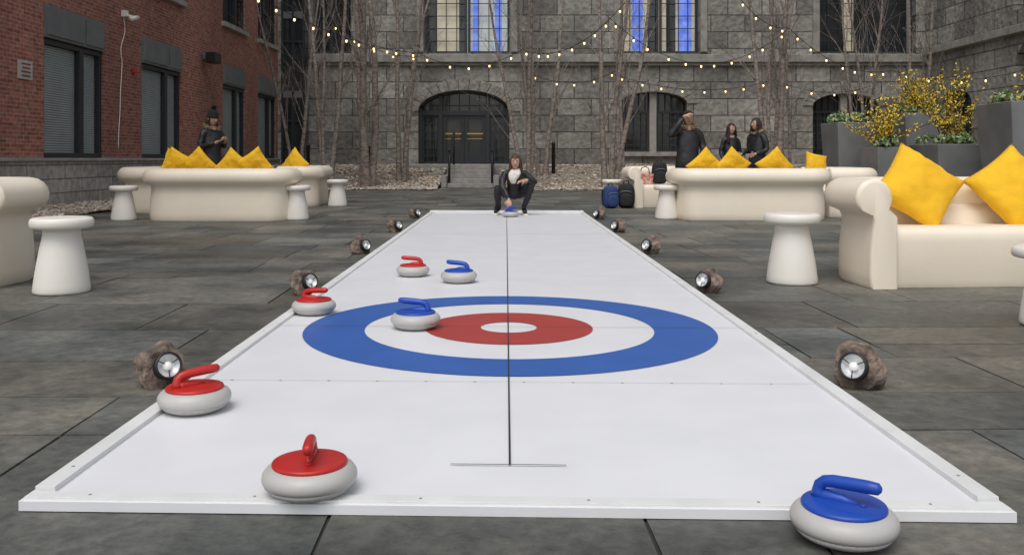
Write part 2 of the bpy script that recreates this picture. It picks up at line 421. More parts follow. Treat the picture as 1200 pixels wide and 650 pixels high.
# ------------------------------------------------------------------ pillows
def pillow(x, y, z, yaw, lean, roll, s=.6, th=.17, seed=0):
    b = B('yellow_pillow', M_yel); n = 22
    for side in (1, -1):
        vs = []; fs = []
        for i in range(n+1):
            for j in range(n+1):
                u = -1+2*i/n; v = -1+2*j/n
                pin = 1-.085*(math.cos(u*math.pi/2)*abs(v)**2.5); pin2 = 1-.085*(math.cos(v*math.pi/2)*abs(u)**2.5)
                t = ((1-abs(u)**2.6)*(1-abs(v)**2.6))**.55*th*.5
                t += (.024*noise.noise(Vector((u*1.8, v*1.8, seed+side)))+.013*noise.noise(Vector((u*5, v*5, seed+side))))*min(1, t*40)
                vs.append((u*s/2*pin2, side*t*-1, v*s/2*pin))
        for i in range(n):
            for j in range(n):
                f = (i*(n+1)+j, (i+1)*(n+1)+j, (i+1)*(n+1)+j+1, i*(n+1)+j+1)
                fs.append(f if side > 0 else f[::-1])
        b.add(vs, fs, 0, None, True)
    M = Rz(yaw)@Rx(lean)@Ry(roll)
    for i in range(len(b.v)): b.v[i] = M@b.v[i]
    b.build((x, y, z), merge=True)
pillow(3.60, 7.82, .80, rd(4), rd(-26), rd(38), .63, .24, 1)
pillow(4.46, 7.86, .79, rd(-3), rd(-26), rd(54), .63, .24, 2)
for i, (px, pz, r_) in enumerate([(-5.72, .93, 30), (-5.36, .93, 50), (-4.75, .91, 40), (-4.38, .93, 56)]):
    pillow(px, 15.62, pz, rd(R.uniform(-15, 15)), rd(12), rd(r_), .5, .18, i+3)
pillow(-6.75, 18.1, .90, rd(80), rd(-10), rd(42), .55, .18, 9)
pillow(-4.70, 19.85, .88, rd(-30), rd(-12), rd(38), .64, .2, 10)
for i, (px, pz, r_) in enumerate([(3.50, .92, 45), (3.98, .93, 38), (4.72, .93, 50)]):
    pillow(px, 15.75, pz, rd(R.uniform(-15, 15)), rd(12), rd(r_), .5, .18, i+13)
pillow(5.95, 17.2, .92, rd(20), rd(-12), rd(12), .48, .18, 18)

# ------------------------------------------------------------------ back stone building
YB = 40.0
def arch(x0, x1, z0, zs, zt, n=16):
    c = (x0+x1)/2; a = (x1-x0)/2; b_ = zt-zs
    p = [(x0, z0), (x1, z0)]
    for i in range(n+1):
        t = math.pi*i/n; p.append((c+a*math.cos(t), zs+b_*math.sin(t)))
    return p
bld = empty('stone_building')
w = B('front_wall', M_stonef); w.box((8, YB+.5, 8), (50, 1.0, 16), 0); wall = w.build(parent=bld)
opens = [('a', -3.92, .15, .82, 3.15, 4.10), ('a', 5.1, 8.08, 1.35, 3.5, 4.02), ('a', 13.7, 16.6, 1.2, 3.4, 3.95),
         ('r', -3.66, .19, 5.76, 10.4), ('r', 5.14, 8.65, 5.76, 10.4), ('r', 14.0, 18.3, 5.76, 10.4), ('r', -8.6, -6.9, 5.76, 10.4)]
cb = B('c', M_vous)
for o in opens:
    if o[0] == 'a': cb.prism(arch(o[1], o[2], o[3], o[4], o[5]), YB-.5, YB+.7)
    else: cb.prism([(o[1], o[3]), (o[2], o[3]), (o[2], o[4]), (o[1], o[4])], YB-.5, YB+.7)
cut(wall, cb.build())
XS = 18.7
MR = Matrix(((0, 1, 0, XS), (-1, 0, 0, 0), (0, 0, 1, 0), (0, 0, 0, 1)))
w = B('side_wall', M_stonef2); w.box((-26, .5, 8), (27.9, 1.0, 16), 0, MR); sw_ = w.build(parent=bld)
cb = B('c', M_vous)
sop = [(-32.9, -30.0, 3.2, 4.5, 5.4), (-27, -24, 3.2, 4.5, 5.4), (-38.4, -36.0, 1.2, 3.3, 3.9)]
for o in sop: cb.prism(arch(*o), -.5, .7, 0, MR)
for a, c in ((-33, -30), (-27, -24)): cb.prism([(a, 6.5), (c, 6.5), (c, 11), (a, 11)], -.5, .7, 0, MR)
cut(sw_, cb.build())

def grid(b, x0, x1, z0, z1, y, nx, nz, t=.05, th=.06, mf=0, M=None, top=None, fr=.09):
    ht = (lambda x: z1) if top is None else top
    for e, xx in ((0, x0+fr/2), (1, x1-fr/2)):
        h = ht(xx); b.box((xx, y, (z0+h)/2), (fr, th+.03, h-z0), mf, M)
    b.box(((x0+x1)/2, y+.003, z0+fr/2), (x1-x0-2*fr, th+.03, fr), mf, M)
    if top is None: b.box(((x0+x1)/2, y+.003, z1-fr/2), (x1-x0-2*fr, th+.03, fr), mf, M)
    for i in range(1, nx):
        xx = x0+(x1-x0)*i/nx; h = ht(xx)-.01; b.box((xx, y+.002, (z0+h)/2), (t, th, h-z0-.01), mf, M)
    for j in range(1, nz):
        zz = z0+(z1-z0)*j/nz
        if top is None: b.box(((x0+x1)/2, y+.006, zz), (x1-x0-.02, th*.8, t), mf, M)
def archtop(x0, x1, zs, zt):
    c = (x0+x1)/2; a = (x1-x0)/2
    return lambda x: zs+(zt-zs)*math.sqrt(max(0, 1-((x-c)/a)**2))
def voussoirs(b, x0, x1, zs, zt, dep=.48, n=15, y=YB, M=None, m=0, full=math.pi):
    c = (x0+x1)/2; a = (x1-x0)/2; e = zt-zs
    for i in range(n):
        t0 = full*i/n+.006; t1 = full*(i+1)/n-.006
        P = []
        dd = dep*(1.25 if i == n//2 else 1)
        for t in (t0, (t0+t1)/2, t1): P.append((c+a*math.cos(t), zs+e*math.sin(t)))
        for t in (t1, (t0+t1)/2, t0): P.append((c+(a+dd)*math.cos(t), zs+(e+dd)*math.sin(t)))
        pr = .05+R.uniform(0, .04)
        b.prism([P[0], P[5], P[4], P[3], P[2], P[1]], y-pr, y+.1, m, M)

d = B('entrance_door', [M_dark, M_glass, M_brass, M_litw])
x0, x1, z0, zs, zt = -3.92, .15, .82, 3.15, 4.10
d.prism(arch(x0, x1, z0, zs, zt), YB+.55, YB+.6, 1)
top = archtop(x0, x1, zs, zt)
arcp = [(x0+.05+(x1-x0-.1)*k/24) for k in range(25)]
d.tube([(xx, YB+.42, top(xx)-.03) for xx in arcp], .09, 6, 0)
d.box(((x0+x1)/2, YB+.40, 3.10), (x1-x0, .16, .20), 0)
xs = [x0, x0+.98, -1.885, x1-.98, x1]
for xx in (x0+.07, xs[1], xs[3], x1-.07): d.box((xx, YB+.38, (z0+top(xx))/2-.05), (.17, .2, top(xx)-z0-.1), 0)
grid(d, x0+.14, xs[1]-.07, z0, 3.0, YB+.47, 3, 6, .04, .06)
grid(d, xs[3]+.07, x1-.14, z0, 3.0, YB+.47, 3, 6, .04, .06)
for a, c in ((xs[1]+.09, xs[2]-.01), (xs[2]+.01, xs[3]-.09)):
    grid(d, a, c, z0, 3.0, YB+.44, 1, 1, .05, .08, fr=.17)
    d.box(((a+c)/2, YB+.45, z0+.35), (c-a-.3, .05, .5), 0)
    d.box(((a+c)/2, YB+.33, z0+1.35), (c-a-.24, .05, .06), 2)
    d.box(((a+c)/2, YB+.33, z0+1.12), (c-a-.24, .03, .03), 2)
for k in range(1, 9):
    xx = x0+(x1-x0)*k/9; d.box((xx, YB+.46, (3.2+top(xx))/2), (.04, .05, top(xx)-3.2), 0)
d.box((-1.9, YB+.50, 3.45), (3.4, .04, .04), 0)
d.build(parent=bld)
tr = B('stone_trim', [M_vous, M_band])
voussoirs(tr, x0, x1, zs, zt)
voussoirs(tr, 5.1, 8.08, 3.5, 4.02, .45, 13)
voussoirs(tr, 13.7, 16.6, 3.4, 3.95, .45, 13)
tr.box((5, YB-.11, 5.50), (27.3, .30, .34), 1); tr.box((5, YB-.06, 5.26), (27.3, .16, .14), 1)
tr.box((6.59, YB-.05, 1.25), (3.3, .3, .2), 1)
tr.box((15.15, YB-.05, 1.1), (3.2, .3, .2), 1)
for sgn in (-3.66, .19, 5.14, 8.65, 14.0): tr.box((sgn+(-.17 if sgn in (-3.66, 5.14, 14.0) else .17), YB-.04, 8.1), (.30, .14, 4.6), 1)
tr.box((-26, -.11, 5.75), (27.6, .3, .3), 1, MR)
tr.build(parent=bld, bevel=.015, seg=1)
wi = B('windows', [M_dark, M_glass, M_litw, M_litb, M_sky_refl, M_conc])
for (a, c, z0_, s_, t_) in ((5.1, 8.08, 1.35, 3.5, 4.02), (13.7, 16.6, 1.2, 3.4, 3.95)):
    wi.prism(arch(a, c, z0_, s_, t_), YB+.5, YB+.56, 1)
    m_ = (a+c)/2; tp = archtop(a, c, s_, t_)
    grid(wi, a, m_-.16, z0_, 3.2, YB+.4, 4, 6, .04, .05, top=None, fr=.1)
    grid(wi, m_+.16, c, z0_, 3.2, YB+.4, 4, 6, .04, .05, top=None, fr=.1)
    wi.box((m_, YB+.30, (z0_+t_)/2), (.30, .25, t_-z0_), 5)
    for k in range(1, 10):
        xx = a+(c-a)*k/10; wi.box((xx, YB+.42, (3.2+tp(xx))/2), (.04, .04, tp(xx)-3.2), 0)
def upper(a, c, strips, bg):
    wi.prism([(a, 5.76), (c, 5.76), (c, 10.4), (a, 10.4)], YB+.60, YB+.66, bg)
    for s0, s1, mt in strips: wi.box((a+(c-a)*(s0+s1)/2, YB+.57, 8.1), ((c-a)*(s1-s0), .03, 4.5), mt)
    t3 = (c-a)/2
    for q in range(2): grid(wi, a+t3*q+.02, a+t3*(q+1)-.02, 5.78, 10.3, YB+.44, 4, 8, .035, .05, fr=.11)
upper(-3.66, .19, [(.02, .14, 1), (.14, .40, 2), (.40, .48, 1), (.56, .63, 3), (.82, .90, 3)], 4)
upper(5.14, 8.65, [(.0, .12, 2), (.16, .30, 3), (.36, .5, 1), (.60, .72, 1), (.76, .93, 3)], 2)
upper(14.0, 18.3, [(.3, .4, 2)], 1); upper(-8.6, -6.9, [], 1)
for o in sop:
    wi.prism(arch(*o), .5, .56, 1, MR); grid(wi, o[0], o[1], o[2], o[3], .4, 4, 3, .05, .05, 0, MR)
for a, c in ((-33, -30), (-27, -24)):
    wi.prism([(a, 6.5), (c, 6.5), (c, 11), (a, 11)], .5, .56, 1, MR); grid(wi, a, c, 6.5, 11, .4, 3, 5, .05, .05, 0, MR)
wi.build(parent=bld)
pp = B('downpipe', M_grey); pp.tube([(17.9, YB-.12, 0), (17.9, YB-.12, 14)], .09, 10)
pp.build(parent=bld)

# ------------------------------------------------------------------ brick building (left)
XW = -9.8
ML = Matrix(((0, -1, 0, XW), (1, 0, 0, 0), (0, 0, 1, 0), (0, 0, 0, 1)))
bh = empty('brick_building')
w = B('brick_wall', M_brick); w.box((22.5, .5, 8), (32, 1.0, 16), 0, ML); bw_ = w.build(parent=bh)
cb = B('c', M_brick)
lw = [(11.0, 13.2), (14.2, 16.6), (19.0, 21.8), (24.1, 27.0), (31.0, 33.6), (35.4, 38.1)]
for a, c in lw:
    for z0_, z1_ in ((1.05, 4.35), (5.8, 9.2), (10.6, 13.5)): cb.box(((a+c)/2, .1, (z0_+z1_)/2), (c-a, 1.3, z1_-z0_), 0, ML)
cut(bw_, cb.build())
bs = B('granite_base', M_base); bs.box((22.5, -.03, .5), (32, .10, 1.0), 0, ML); bs.build(parent=bh)
tb = B('precast_trim', [M_conc]); tb.box((22.5, -.05, 1.03), (32, .18, .07), 0, ML)
for a, c in lw:
    for z in (5.70, 10.5): tb.box(((a+c)/2, -.05, z), (c-a+.3, .2, .16), 0, ML)
    tb.box(((a+c)/2, -.035, 9.33), (c-a+.3, .12, .26), 0, ML)
tb.build(parent=bh, bevel=.01, seg=1)
lwn = B('windows', [M_dark, M_glass, M_blind, M_grey])
for a, c in lw:
    for z0_, z1_, bl in ((1.08, 3.62, True), (5.8, 9.2, False), (10.6, 13.5, False)):
        lwn.box(((a+c)/2, .24, (z0_+z1_)/2), (c-a, .02, z1_-z0_), 1 if not bl else 3, ML)
        sp = a+(c-a)*.64
        for q0, q1 in ((a, sp), (sp, c)):
            grid(lwn, q0, q1, z0_, z1_, .10, 1, 1 if bl else 3, .05, .08, 0, ML, fr=.10)
            if bl:
                zz = z0_+.12
                while zz < z1_-.12:
                    lwn.box(((q0+q1)/2, .19, zz), (q1-q0-.2, .04, .040), 2, ML); zz += .052
    lwn.box(((a+c)/2, .12, 3.99), (c-a, .3, .70), 3, ML)
    lwn.box((a+(c-a)*.32, -.02, 3.99), ((c-a)*.6, .08, .58), 3, ML)
    lwn.box((a+(c-a)*.82, -.02, 3.99), ((c-a)*.32, .08, .58), 3, ML)
lwn.build(parent=bh, bevel=.004, seg=1)
gl = B('glazed_bay', [M_dark, M_glass, M_grey])
gl.box((-9.3, YB-.5, 8), (1.0, .8, 16), 1)
for xx in (-9.75, -9.28, -8.82): gl.box((xx, YB-.95, 8), (.08, .1, 16), 0)
for k in range(14): gl.box((-9.3, YB-.93, .4+k*1.15), (1.0, .08, .10 if k % 3 else .3), 2 if k % 3 == 0 else 0)
gl.build(parent=bh)
sl = B('wall_floodlight', [M_blk, M_grey])
sl.box((29.0, -.08, 4.35), (.2, .16, .2), 1, ML); sl.box((29.0, -.33, 4.30), (.55, .34, .34), 0, ML)
sl.tube([(29, -.1, 4.4), (29, -.3, 4.4)], .04, 8, 0, ML); sl.build(bevel=.02)
sc = B('security_camera', [M_plasw, M_blk])
sc.box((22.9, -.06, 4.75), (.16, .12, .16), 0, ML); sc.tube([(22.9, -.1, 4.72), (22.9, -.3, 4.65)], .03, 8, 0, ML)
sc.tube([(22.6, -.34, 4.58), (23.1, -.3, 4.68)], [.06, .06], 12, 0, ML)
cab = [(22.9, -.03, 4.7)]
for k in range(23): cab.append((22.9+.10*math.sin(k*.9)*(1 if k < 7 else .1)-.015*k, -.03, 4.6-.15*k))
sc.tube(cab, .012, 6, 0, ML); sc.build()
al = B('alarm_strobe', [mat('alarm_red', (.5, .04, .03), .4)]); al.box((23.5, -.06, 3.35), (.16, .1, .13), 0, ML); al.build(bevel=.01)
sg = B('wall_sign', [mat('sign_plate', (.55, .52, .48), .5), mat('sign_ink', (.3, .05, .04), .5)])
sg.box((18.2, -.03, 2.85), (.5, .04, .38), 0, ML)
for k in range(4): sg.box((18.2, -.054, 2.97-.08*k), (.36-.05*(k % 2), .006, .03), 1, ML)
sg.build()

# ------------------------------------------------------------------ gravel beds, steps, rails
def bedz(x, y):
    t = min(1, max(0, (y-30.2)/6.5)); t = t*t*(3-2*t)
    return .03+.72*t+.05*noise.noise(Vector((x*.6, y*.6, 0)))*min(1, t*4+.2)
def bed(name, x0, x1, y0, y1, zf, count, smin=.03, smax=.085, seed=1):
    b = B(name, M_grav); q = random.Random(seed)
    nx = max(4, int((x1-x0)/.35)); ny = max(4, int((y1-y0)/.35)); vs = []; fs = []
    for j in range(ny+1):
        for i in range(nx+1):
            xx = x0+(x1-x0)*i/nx; yy = y0+(y1-y0)*j/ny
            if j == 0: yy += .25*noise.noise(Vector((xx*.7, 3, 0)))
            vs.append((xx, yy, zf(xx, yy)*(.2 if j == 0 else 1)))
    for j in range(ny):
        for i in range(nx):
            a = j*(nx+1)+i; fs.append((a, a+1, a+nx+2, a+nx+1))
    b.add(vs, fs, 0, None, True, (.75, .72, .68))
    for _ in range(count):
        xx = q.uniform(x0, x1); yy = y0+(y1-y0)*q.random()**1.3; s_ = q.uniform(smin, smax); z = zf(xx, yy)+s_*.2
        sx, sy, sz = s_*q.uniform(.7, 1.3), s_*q.uniform(.7, 1.3), s_*q.uniform(.4, .8)
        M = T(xx, yy, z)@Rz(q.random()*6)@Rx(q.uniform(-.4, .4))
        V = [(sx, 0, 0), (0, sy, 0), (-sx, 0, 0), (0, -sy, 0), (sx*.2, 0, sz), (0, 0, -sz), (sx*.6, sy*.6, sz*.5), (-sx*.5, -sy*.6, sz*.6)]
        F = [(0, 6, 4), (6, 1, 4), (1, 2, 4), (2, 7, 4), (7, 3, 4), (3, 0, 4), (1, 6, 0), (3, 7, 2), (1, 0, 5), (2, 1, 5), (3, 2, 5), (0, 3, 5)]
        v = q.uniform(.6, 1.7); t = q.uniform(-.1, .12); b.add(V, F, 0, M, False, (v*(1+t), v, v*(1-t)))
    b.build()
bed('gravel_bed', -9.7, -4.3, 29.6, 39.9, bedz, 2600, seed=1)
bed('gravel_bed', -4.3, -2.35, 29.6, 35.0, bedz, 900, seed=2)
bed('gravel_bed', -.25, 18.6, 29.6, 39.9, bedz, 5200, seed=3)
bed('gravel_bed', -9.72, -7.9, 12, 29.6, lambda x, y: .03+.03*noise.noise(Vector((x, y, 2))), 3200, .025, .07, 4)
st = B('entrance_steps', M_step)
for k in range(5): st.box((-1.3, 32.3+.36*k+(35-32.3-.36*k)/2, .082+.164*k), (1.66-.001*k, 35-32.3-.36*k, .164), 0)
st.box((-1.95, 37.4, .405), (4.6, 4.8, .81), 0)
for xx in (-2.24, -.36): st.box((xx, 33.6, .22), (.2, 2.8, .44), 0)
st.build(bevel=.012, seg=1)
def rail(x, ya, yb, za, zb):
    b = B('handrail', M_blk)
    b.tube([(x, ya, za), (x, ya, za+1.35)], .045, 8); b.tube([(x, yb, zb), (x, yb, zb+1.25)], .045, 8)
    b.tube([(x, ya-.25, za+1.30), (x, ya, za+1.35), (x, yb, zb+1.25), (x, yb+.3, zb+1.25)], .04, 8)
    b.tube([(x, ya, za+.75), (x, yb, zb+.65)], .03, 8)
    b.build()
rail(-2.05, 32.4, 35.2, .05, .8); rail(-.5, 32.4, 35.2, .05, .8)
for xx, yy in ((1.8, 34.0), (-5.1, 33.2), (-7.4, 33.5)):
    b = B('bollard', M_blk); b.lathe([(.07, 0), (.07, 1.15), (.085, 1.16), (.085, 1.2), (.03, 1.24), (0, 1.24)], 12); b.build((xx, yy, bedz(xx, yy)-.05))

# ------------------------------------------------------------------ trees
def tree(x, y, stems, seed, r0=.10, H=10):
    b = B('birch_tree', M_bark); q = random.Random(seed); z0 = bedz(x, y)-.1
    def branch(p, d, L, r, lvl):
        n = {0: 14, 1: 6, 2: 4}[lvl]; pts = [p.copy()]; rads = [r]; dd = d.copy()
        for i in range(n):
            wob = {0: .05, 1: .12, 2: .2}[lvl]
            dd = (dd+Vector((q.uniform(-wob, wob), q.uniform(-wob, wob), q.uniform(-.02, .06 if lvl else .02)))).normalized()
            p = p+dd*(L/n); pts.append(p.copy()); t = (i+1)/n
            rads.append(max(.0055, r*(1-t*(.75 if lvl == 0 else .88))))
        if lvl == 0: rads[0] *= 1.35
        b.tube(pts, rads, {0: 8, 1: 4, 2: 3}[lvl], 0, cap=False)
        if lvl >= 2: return
        cnt = {0: 15, 1: 5}[lvl]
        for k in range(cnt):
            t = q.uniform(.16 if lvl == 0 else .2, .98); i = min(n-1, int(t*n)); f = t*n-i
            bp = pts[i].lerp(pts[i+1], f); az = q.uniform(0, 6.283)
            tdir = (pts[i+1]-pts[i]).normalized(); side = tdir.orthogonal().normalized(); side.rotate(Matrix.Rotation(az, 3, tdir))
            sp = q.uniform(.35, .8) if lvl == 0 else q.uniform(.4, 1.0)
            nd = (tdir*1.0+side*sp+Vector((0, 0, .25))).normalized()
            branch(bp, nd, L*{0: q.uniform(.14, .30)*(1.25-t), 1: q.uniform(.25, .5)}[lvl], rads[i]*{0: .34, 1: .5}[lvl], lvl+1)
    for s_ in range(stems):
        a = 6.283*s_/stems+q.random(); sp = q.uniform(.05, .15)
        branch(Vector((x+.16*math.cos(a), y+.16*math.sin(a), z0)), Vector((math.cos(a)*sp, math.sin(a)*sp, 1)).normalized(), H*q.uniform(.85, 1.1), r0*q.uniform(.65, 1.1), 0)
    b.build()
for i, a in enumerate([(-6.25, 31.3, 3, .10), (-4.85, 31.0, 3, .17), (-3.75, 32.6, 3, .10), (.75, 31.6, 3, .095), (1.35, 33.6, 2, .09), (3.65, 31.4, 3, .13), (4.4, 34.5, 2, .08),
                       (9.4, 31.6, 4, .12), (10.6, 34.0, 2, .09), (12.9, 32.5, 3, .10), (-7.9, 33.8, 2, .09), (15.3, 33.5, 2, .1)]):
    tree(a[0], a[1], a[2], 20+i, a[3])

# ------------------------------------------------------------------ string lights
def strings(pairs):
    b = B('string_lights', [M_wire, M_bulb])
    for p0, p1, sag, n in pairs:
        p0 = Vector(p0); p1 = Vector(p1); pts = []
        N_ = 28
        for i in range(N_+1):
            t = i/N_; p = p0.lerp(p1, t); p.z -= sag*4*t*(1-t); pts.append(p)
        b.tube(pts, .010, 5, 0)
        for k in range(n):
            t = (k+.5)/n+R.uniform(-.015, .015); p = p0.lerp(p1, t); p.z -= sag*4*t*(1-t)
            b.tube([p, p-Vector((0, 0, .06))], .018, 6, 0)
            b.ell(p-Vector((0, 0, .095)), (.030, .030, .042), 1, nu=8, nv=6)
    b.build()
strings([((-8.2, 18, 6.6), (-2.75, 28, 4.35), .75, 17), ((-2.75, 28, 4.35), (.5, 28, 4.45), .45, 5), ((.5, 28, 4.45), (3.7, 25, 5.9), .75, 10),
         ((-6.2, 31, 5.9), (-2.9, 31, 4.6), .4, 5),
         ((.75, 31.5, 4.1), (4.0, 31, 4.2), .45, 5), ((3.65, 31, 4.0), (9.4, 31.3, 3.8), .45, 8), ((3.0, 27, 5.4), (9.0, 28.5, 5.2), 1.3, 11),
         ((9.0, 28.5, 5.2), (12.9, 30, 4.0), .5, 7), ((9.4, 31.3, 3.8), (12.9, 32, 3.6), .3, 4), ((6.2, 26, 6.6), (9.0, 28.5, 5.2), .5, 5),
         ((12.9, 30, 4.0), (18.6, 27, 5.2), .9, 8)])

# ------------------------------------------------------------------ planters and plants
M_leaf = mat('leaf_green', (.07, .13, .035), .7, (.12, .19, .05), 9)
M_cab = mat('cabbage_leaf', (.50, .55, .34), .7, (.2, .3, .1), 14)
M_petal = mat('forsythia_petal', (.85, .60, .03), .7, (.72, .52, .04), 9)
M_twig = mat('twig', (.12, .08, .045), .9)
M_pink = mat('flower_pink', (.5, .10, .08), .7, (.75, .6, .5), 20)
def planter(x, y, w, h, rot=0, kind='f', seed=0, H=1.1):
    q = random.Random(seed); e = empty('planter', (x, y, 0), rot)
    b = B('tapered_box', [M_planter, M_soil]); a = w/2; c = w/2*.78
    ring = lambda s_, z: [(-s_, -s_, z), (s_, -s_, z), (s_, s_, z), (-s_, s_, z)]
    vs = ring(c, 0)+ring(a, h)+ring(a-.05, h)+ring(a-.055, h-.08)
    fs = [(0, 3, 2, 1)]+[(k, (k+1) % 4, (k+1) % 4+4, k+4) for k in range(4)]+[(k+4, (k+1) % 4+4, (k+1) % 4+8, k+8) for k in range(4)]+[(k+8, (k+1) % 4+8, (k+1) % 4+12, k+12) for k in range(4)]
    b.add(vs, fs, 0); b.add(ring(a-.055, h-.07), [(0, 1, 2, 3)], 1); b.build(parent=e, bevel=.012, seg=2)
    p = B('planting', [M_leaf, M_cab, M_petal, M_twig, M_pink])
    def leaf(pos, s_, m):
        d = Vector((q.uniform(-1, 1), q.uniform(-1, 1), q.uniform(-.6, 1))).normalized(); o = d.orthogonal().normalized(); o.rotate(Matrix.Rotation(q.random()*6, 3, d))
        u = d.cross(o)
        p.add([pos-o*s_, pos+u*s_*.45, pos+o*s_, pos-u*s_*.45], [(0, 1, 2, 3)], m)
    for k in range(int(9*w/.8)):
        cx, cy = q.uniform(-a+.1, a-.1), q.uniform(-a+.05, a-.1)
        r_ = q.uniform(.10, .16)
        for l in range(44):
            an = q.random()*6.283; rr = r_*q.random()
            leaf(Vector((cx+rr*math.cos(an), cy+rr*math.sin(an), h+.02+(r_-rr)*1.1+q.random()*.05)), q.uniform(.035, .07), 1 if q.random() < .5 else (0 if q.random() < .75 else 4 if kind == 'p' else 1))
    if kind in 'fp':
        nb = 40 if kind == 'f' else 10
        for k in range(nb):
            an = q.random()*6.283; le = q.uniform(.35, 1.0)*q.uniform(.2, 1.05); L = H*q.uniform(.45, 1.2)
            P = [Vector((q.uniform(-.15, .15), q.uniform(-.15, .15), h-.05))]
            for i in range(7):
                t = (i+1)/7; P.append(P[0]+Vector((math.cos(an)*le*t**1.4, math.sin(an)*le*t**1.4, L*t*(1-.18*t)))+Vector((q.uniform(-.03, .03), q.uniform(-.03, .03), 0)))
            p.tube(P, [.012-.001*i for i in range(8)], 4, 3, cap=False)
            for i in range(34 if kind == 'f' else 12):
                t = q.uniform(.25, 1)*7; i0 = min(6, int(t)); pp_ = P[i0].lerp(P[i0+1], t-i0)+Vector((q.gauss(0, .025), q.gauss(0, .025), q.gauss(0, .025)))
                leaf(pp_, q.uniform(.02, .040), 2 if q.random() < .85 else 0)
    p.build(parent=e)
planter(7.05, 18.4, .86, 1.78, rd(3), 'c', 1)
planter(7.35, 17.4, .68, 1.27, rd(8), 'f', 2, 1.1)
planter(8.65, 18.8, 1.2, 1.98, rd(4), 'f', 3, 1.05)
planter(8.45, 17.0, 1.10, 1.32, rd(2), 'f', 4, 1.55)
planter(8.95, 15.3, 1.25, 2.0, rd(-3), 'p', 5, .8)

# ------------------------------------------------------------------ bags
def backpack(x, y, z, m, rot, k=1.0):
    b = B('backpack', [m, M_blk, M_grey])
    def sq(d): 
        f = lambda v: math.copysign(abs(v)**.55, v)
        return Vector((f(d.x)*(1-.12*max(0, d.z)), f(d.y), f(d.z)))
    b.ell((0, 0, .24), (.17, .10, .24), 0, nu=24, nv=16, fn=sq)
    b.ell((0, -.10, .16), (.13, .06, .13), 0, nu=20, nv=12, fn=sq)
    b.tube([(-.12, -.13, .30), (-.06, -.135, .33), (.06, -.135, .33), (.12, -.13, .30)], .008, 6, 2)
    b.tube([(-.05, .02, .46), (-.04, .02, .53), (.04, .02, .53), (.05, .02, .46)], .012, 6, 1)
    for s_ in (-1, 1): b.tube([(s_*.08, .08, .45), (s_*.10, .19, .36), (s_*.12, .18, .18), (s_*.13, .09, .06)], .02, 6, 1, flat=.5)
    for v in range(len(b.v)): b.v[v] *= k
    b.build((x, y, z), rot)
backpack(2.22, 19.0, 0, mat('navy_fabric', (.025, .06, .20), .8), rd(20), 1.0)
backpack(2.56, 19.1, 0, mat('black_fabric', (.015, .015, .018), .8), rd(-10), 1.1)
backpack(3.36, 19.62, .50, mat('black_fabric_b', (.015, .015, .018), .8), rd(5), 1.0)
hb = B('handbag', [mat('patterned_red_fabric', (.45, .05, .06), .8, (.6, .45, .35), 18), M_blk])
hb.prism([(-.15, 0), (.15, 0), (.18, .22), (-.18, .22)], -.08, .08, 0)
hb.tube([(-.10, 0, .21), (-.08, 0, .34), (0, 0, .38), (.08, 0, .34), (.10, 0, .21)], .012, 6, 1); hb.build((3.04, 19.6, .50), bevel=.02)

# ------------------------------------------------------------------ people (metres)
M_skin = mat('skin', (.56, .34, .25), .55, (.50, .29, .21), 6)
M_coat = mat('black_coat', (.014, .014, .017), .5, (.024, .024, .028), 14, bump=.5, bscale=10)
M_pants = mat('black_trousers', (.016, .016, .019), .8, (.024, .024, .028), 10, bump=.3)
M_shoe = mat('black_shoe', (.01, .01, .01), .4)
M_scarf = mat('cream_scarf', (.80, .77, .71), .95, (.66, .63, .57), 30, bump=.8, bscale=40)
M_hairb = mat('brown_hair', (.085, .04, .022), .5, (.04, .018, .01), 40, stretch=(1, 1, .15), bump=.4)
M_hairk = mat('dark_hair', (.02, .013, .01), .5, (.035, .02, .014), 40, stretch=(1, 1, .15), bump=.4)
M_fur = mat('fur_trim', (.38, .28, .18), .95, (.18, .12, .075), 30, bump=.8)
M_eye = mat('eye_dark', (.03, .015, .01), .2); M_eyew = mat('eye_white', (.7, .68, .65), .3)
M_lip = mat('lip', (.42, .13, .11), .5)
M_hat = mat('black_knit', (.014, .014, .016), .95, bump=.8, bscale=60)

def skin_body(name, J, E, mats, parent):
    names = list(J); idx = {n: i for i, n in enumerate(names)}
    me = bpy.data.meshes.new(name+'_sk'); me.from_pydata([J[n][0] for n in names], [(idx[a], idx[c]) for a, c, _ in E], [])
    o = bpy.data.objects.new(name, me); scene.collection.objects.link(o)
    o.modifiers.new('skin', 'SKIN').use_smooth_shade = True
    if not me.skin_vertices: raise RuntimeError('no skin layer')
    for i, n in enumerate(names):
        r = J[n][1]; r = r if isinstance(r, tuple) else (r, r)
        me.skin_vertices[0].data[i].radius = r; me.skin_vertices[0].data[i].use_root = (n == 'pelvis')
    s_ = o.modifiers.new('sub', 'SUBSURF'); s_.levels = 2; s_.render_levels = 2
    dg = bpy.context.evaluated_depsgraph_get(); dg.update()
    m2 = bpy.data.meshes.new_from_object(o.evaluated_get(dg)); o.modifiers.clear(); o.data = m2
    m2.materials.clear()
    for m in mats: m2.materials.append(m)
    segs = [(Vector(J[a][0]), Vector(J[c][0]), mi) for a, c, mi in E]
    for v in m2.vertices:
        v.co += v.normal*(.012*noise.noise(v.co*9)+.007*noise.noise(v.co*22))
    for p in m2.polygons:
        p.use_smooth = True; best = 1e9
        for a, c, mi in segs:
            ab = c-a; t = max(0, min(1, (p.center-a).dot(ab)/max(1e-9, ab.length_squared))); dd = (a+ab*t-p.center).length
            if dd < best: best = dd; p.material_index = mi
    o.parent = parent; return o

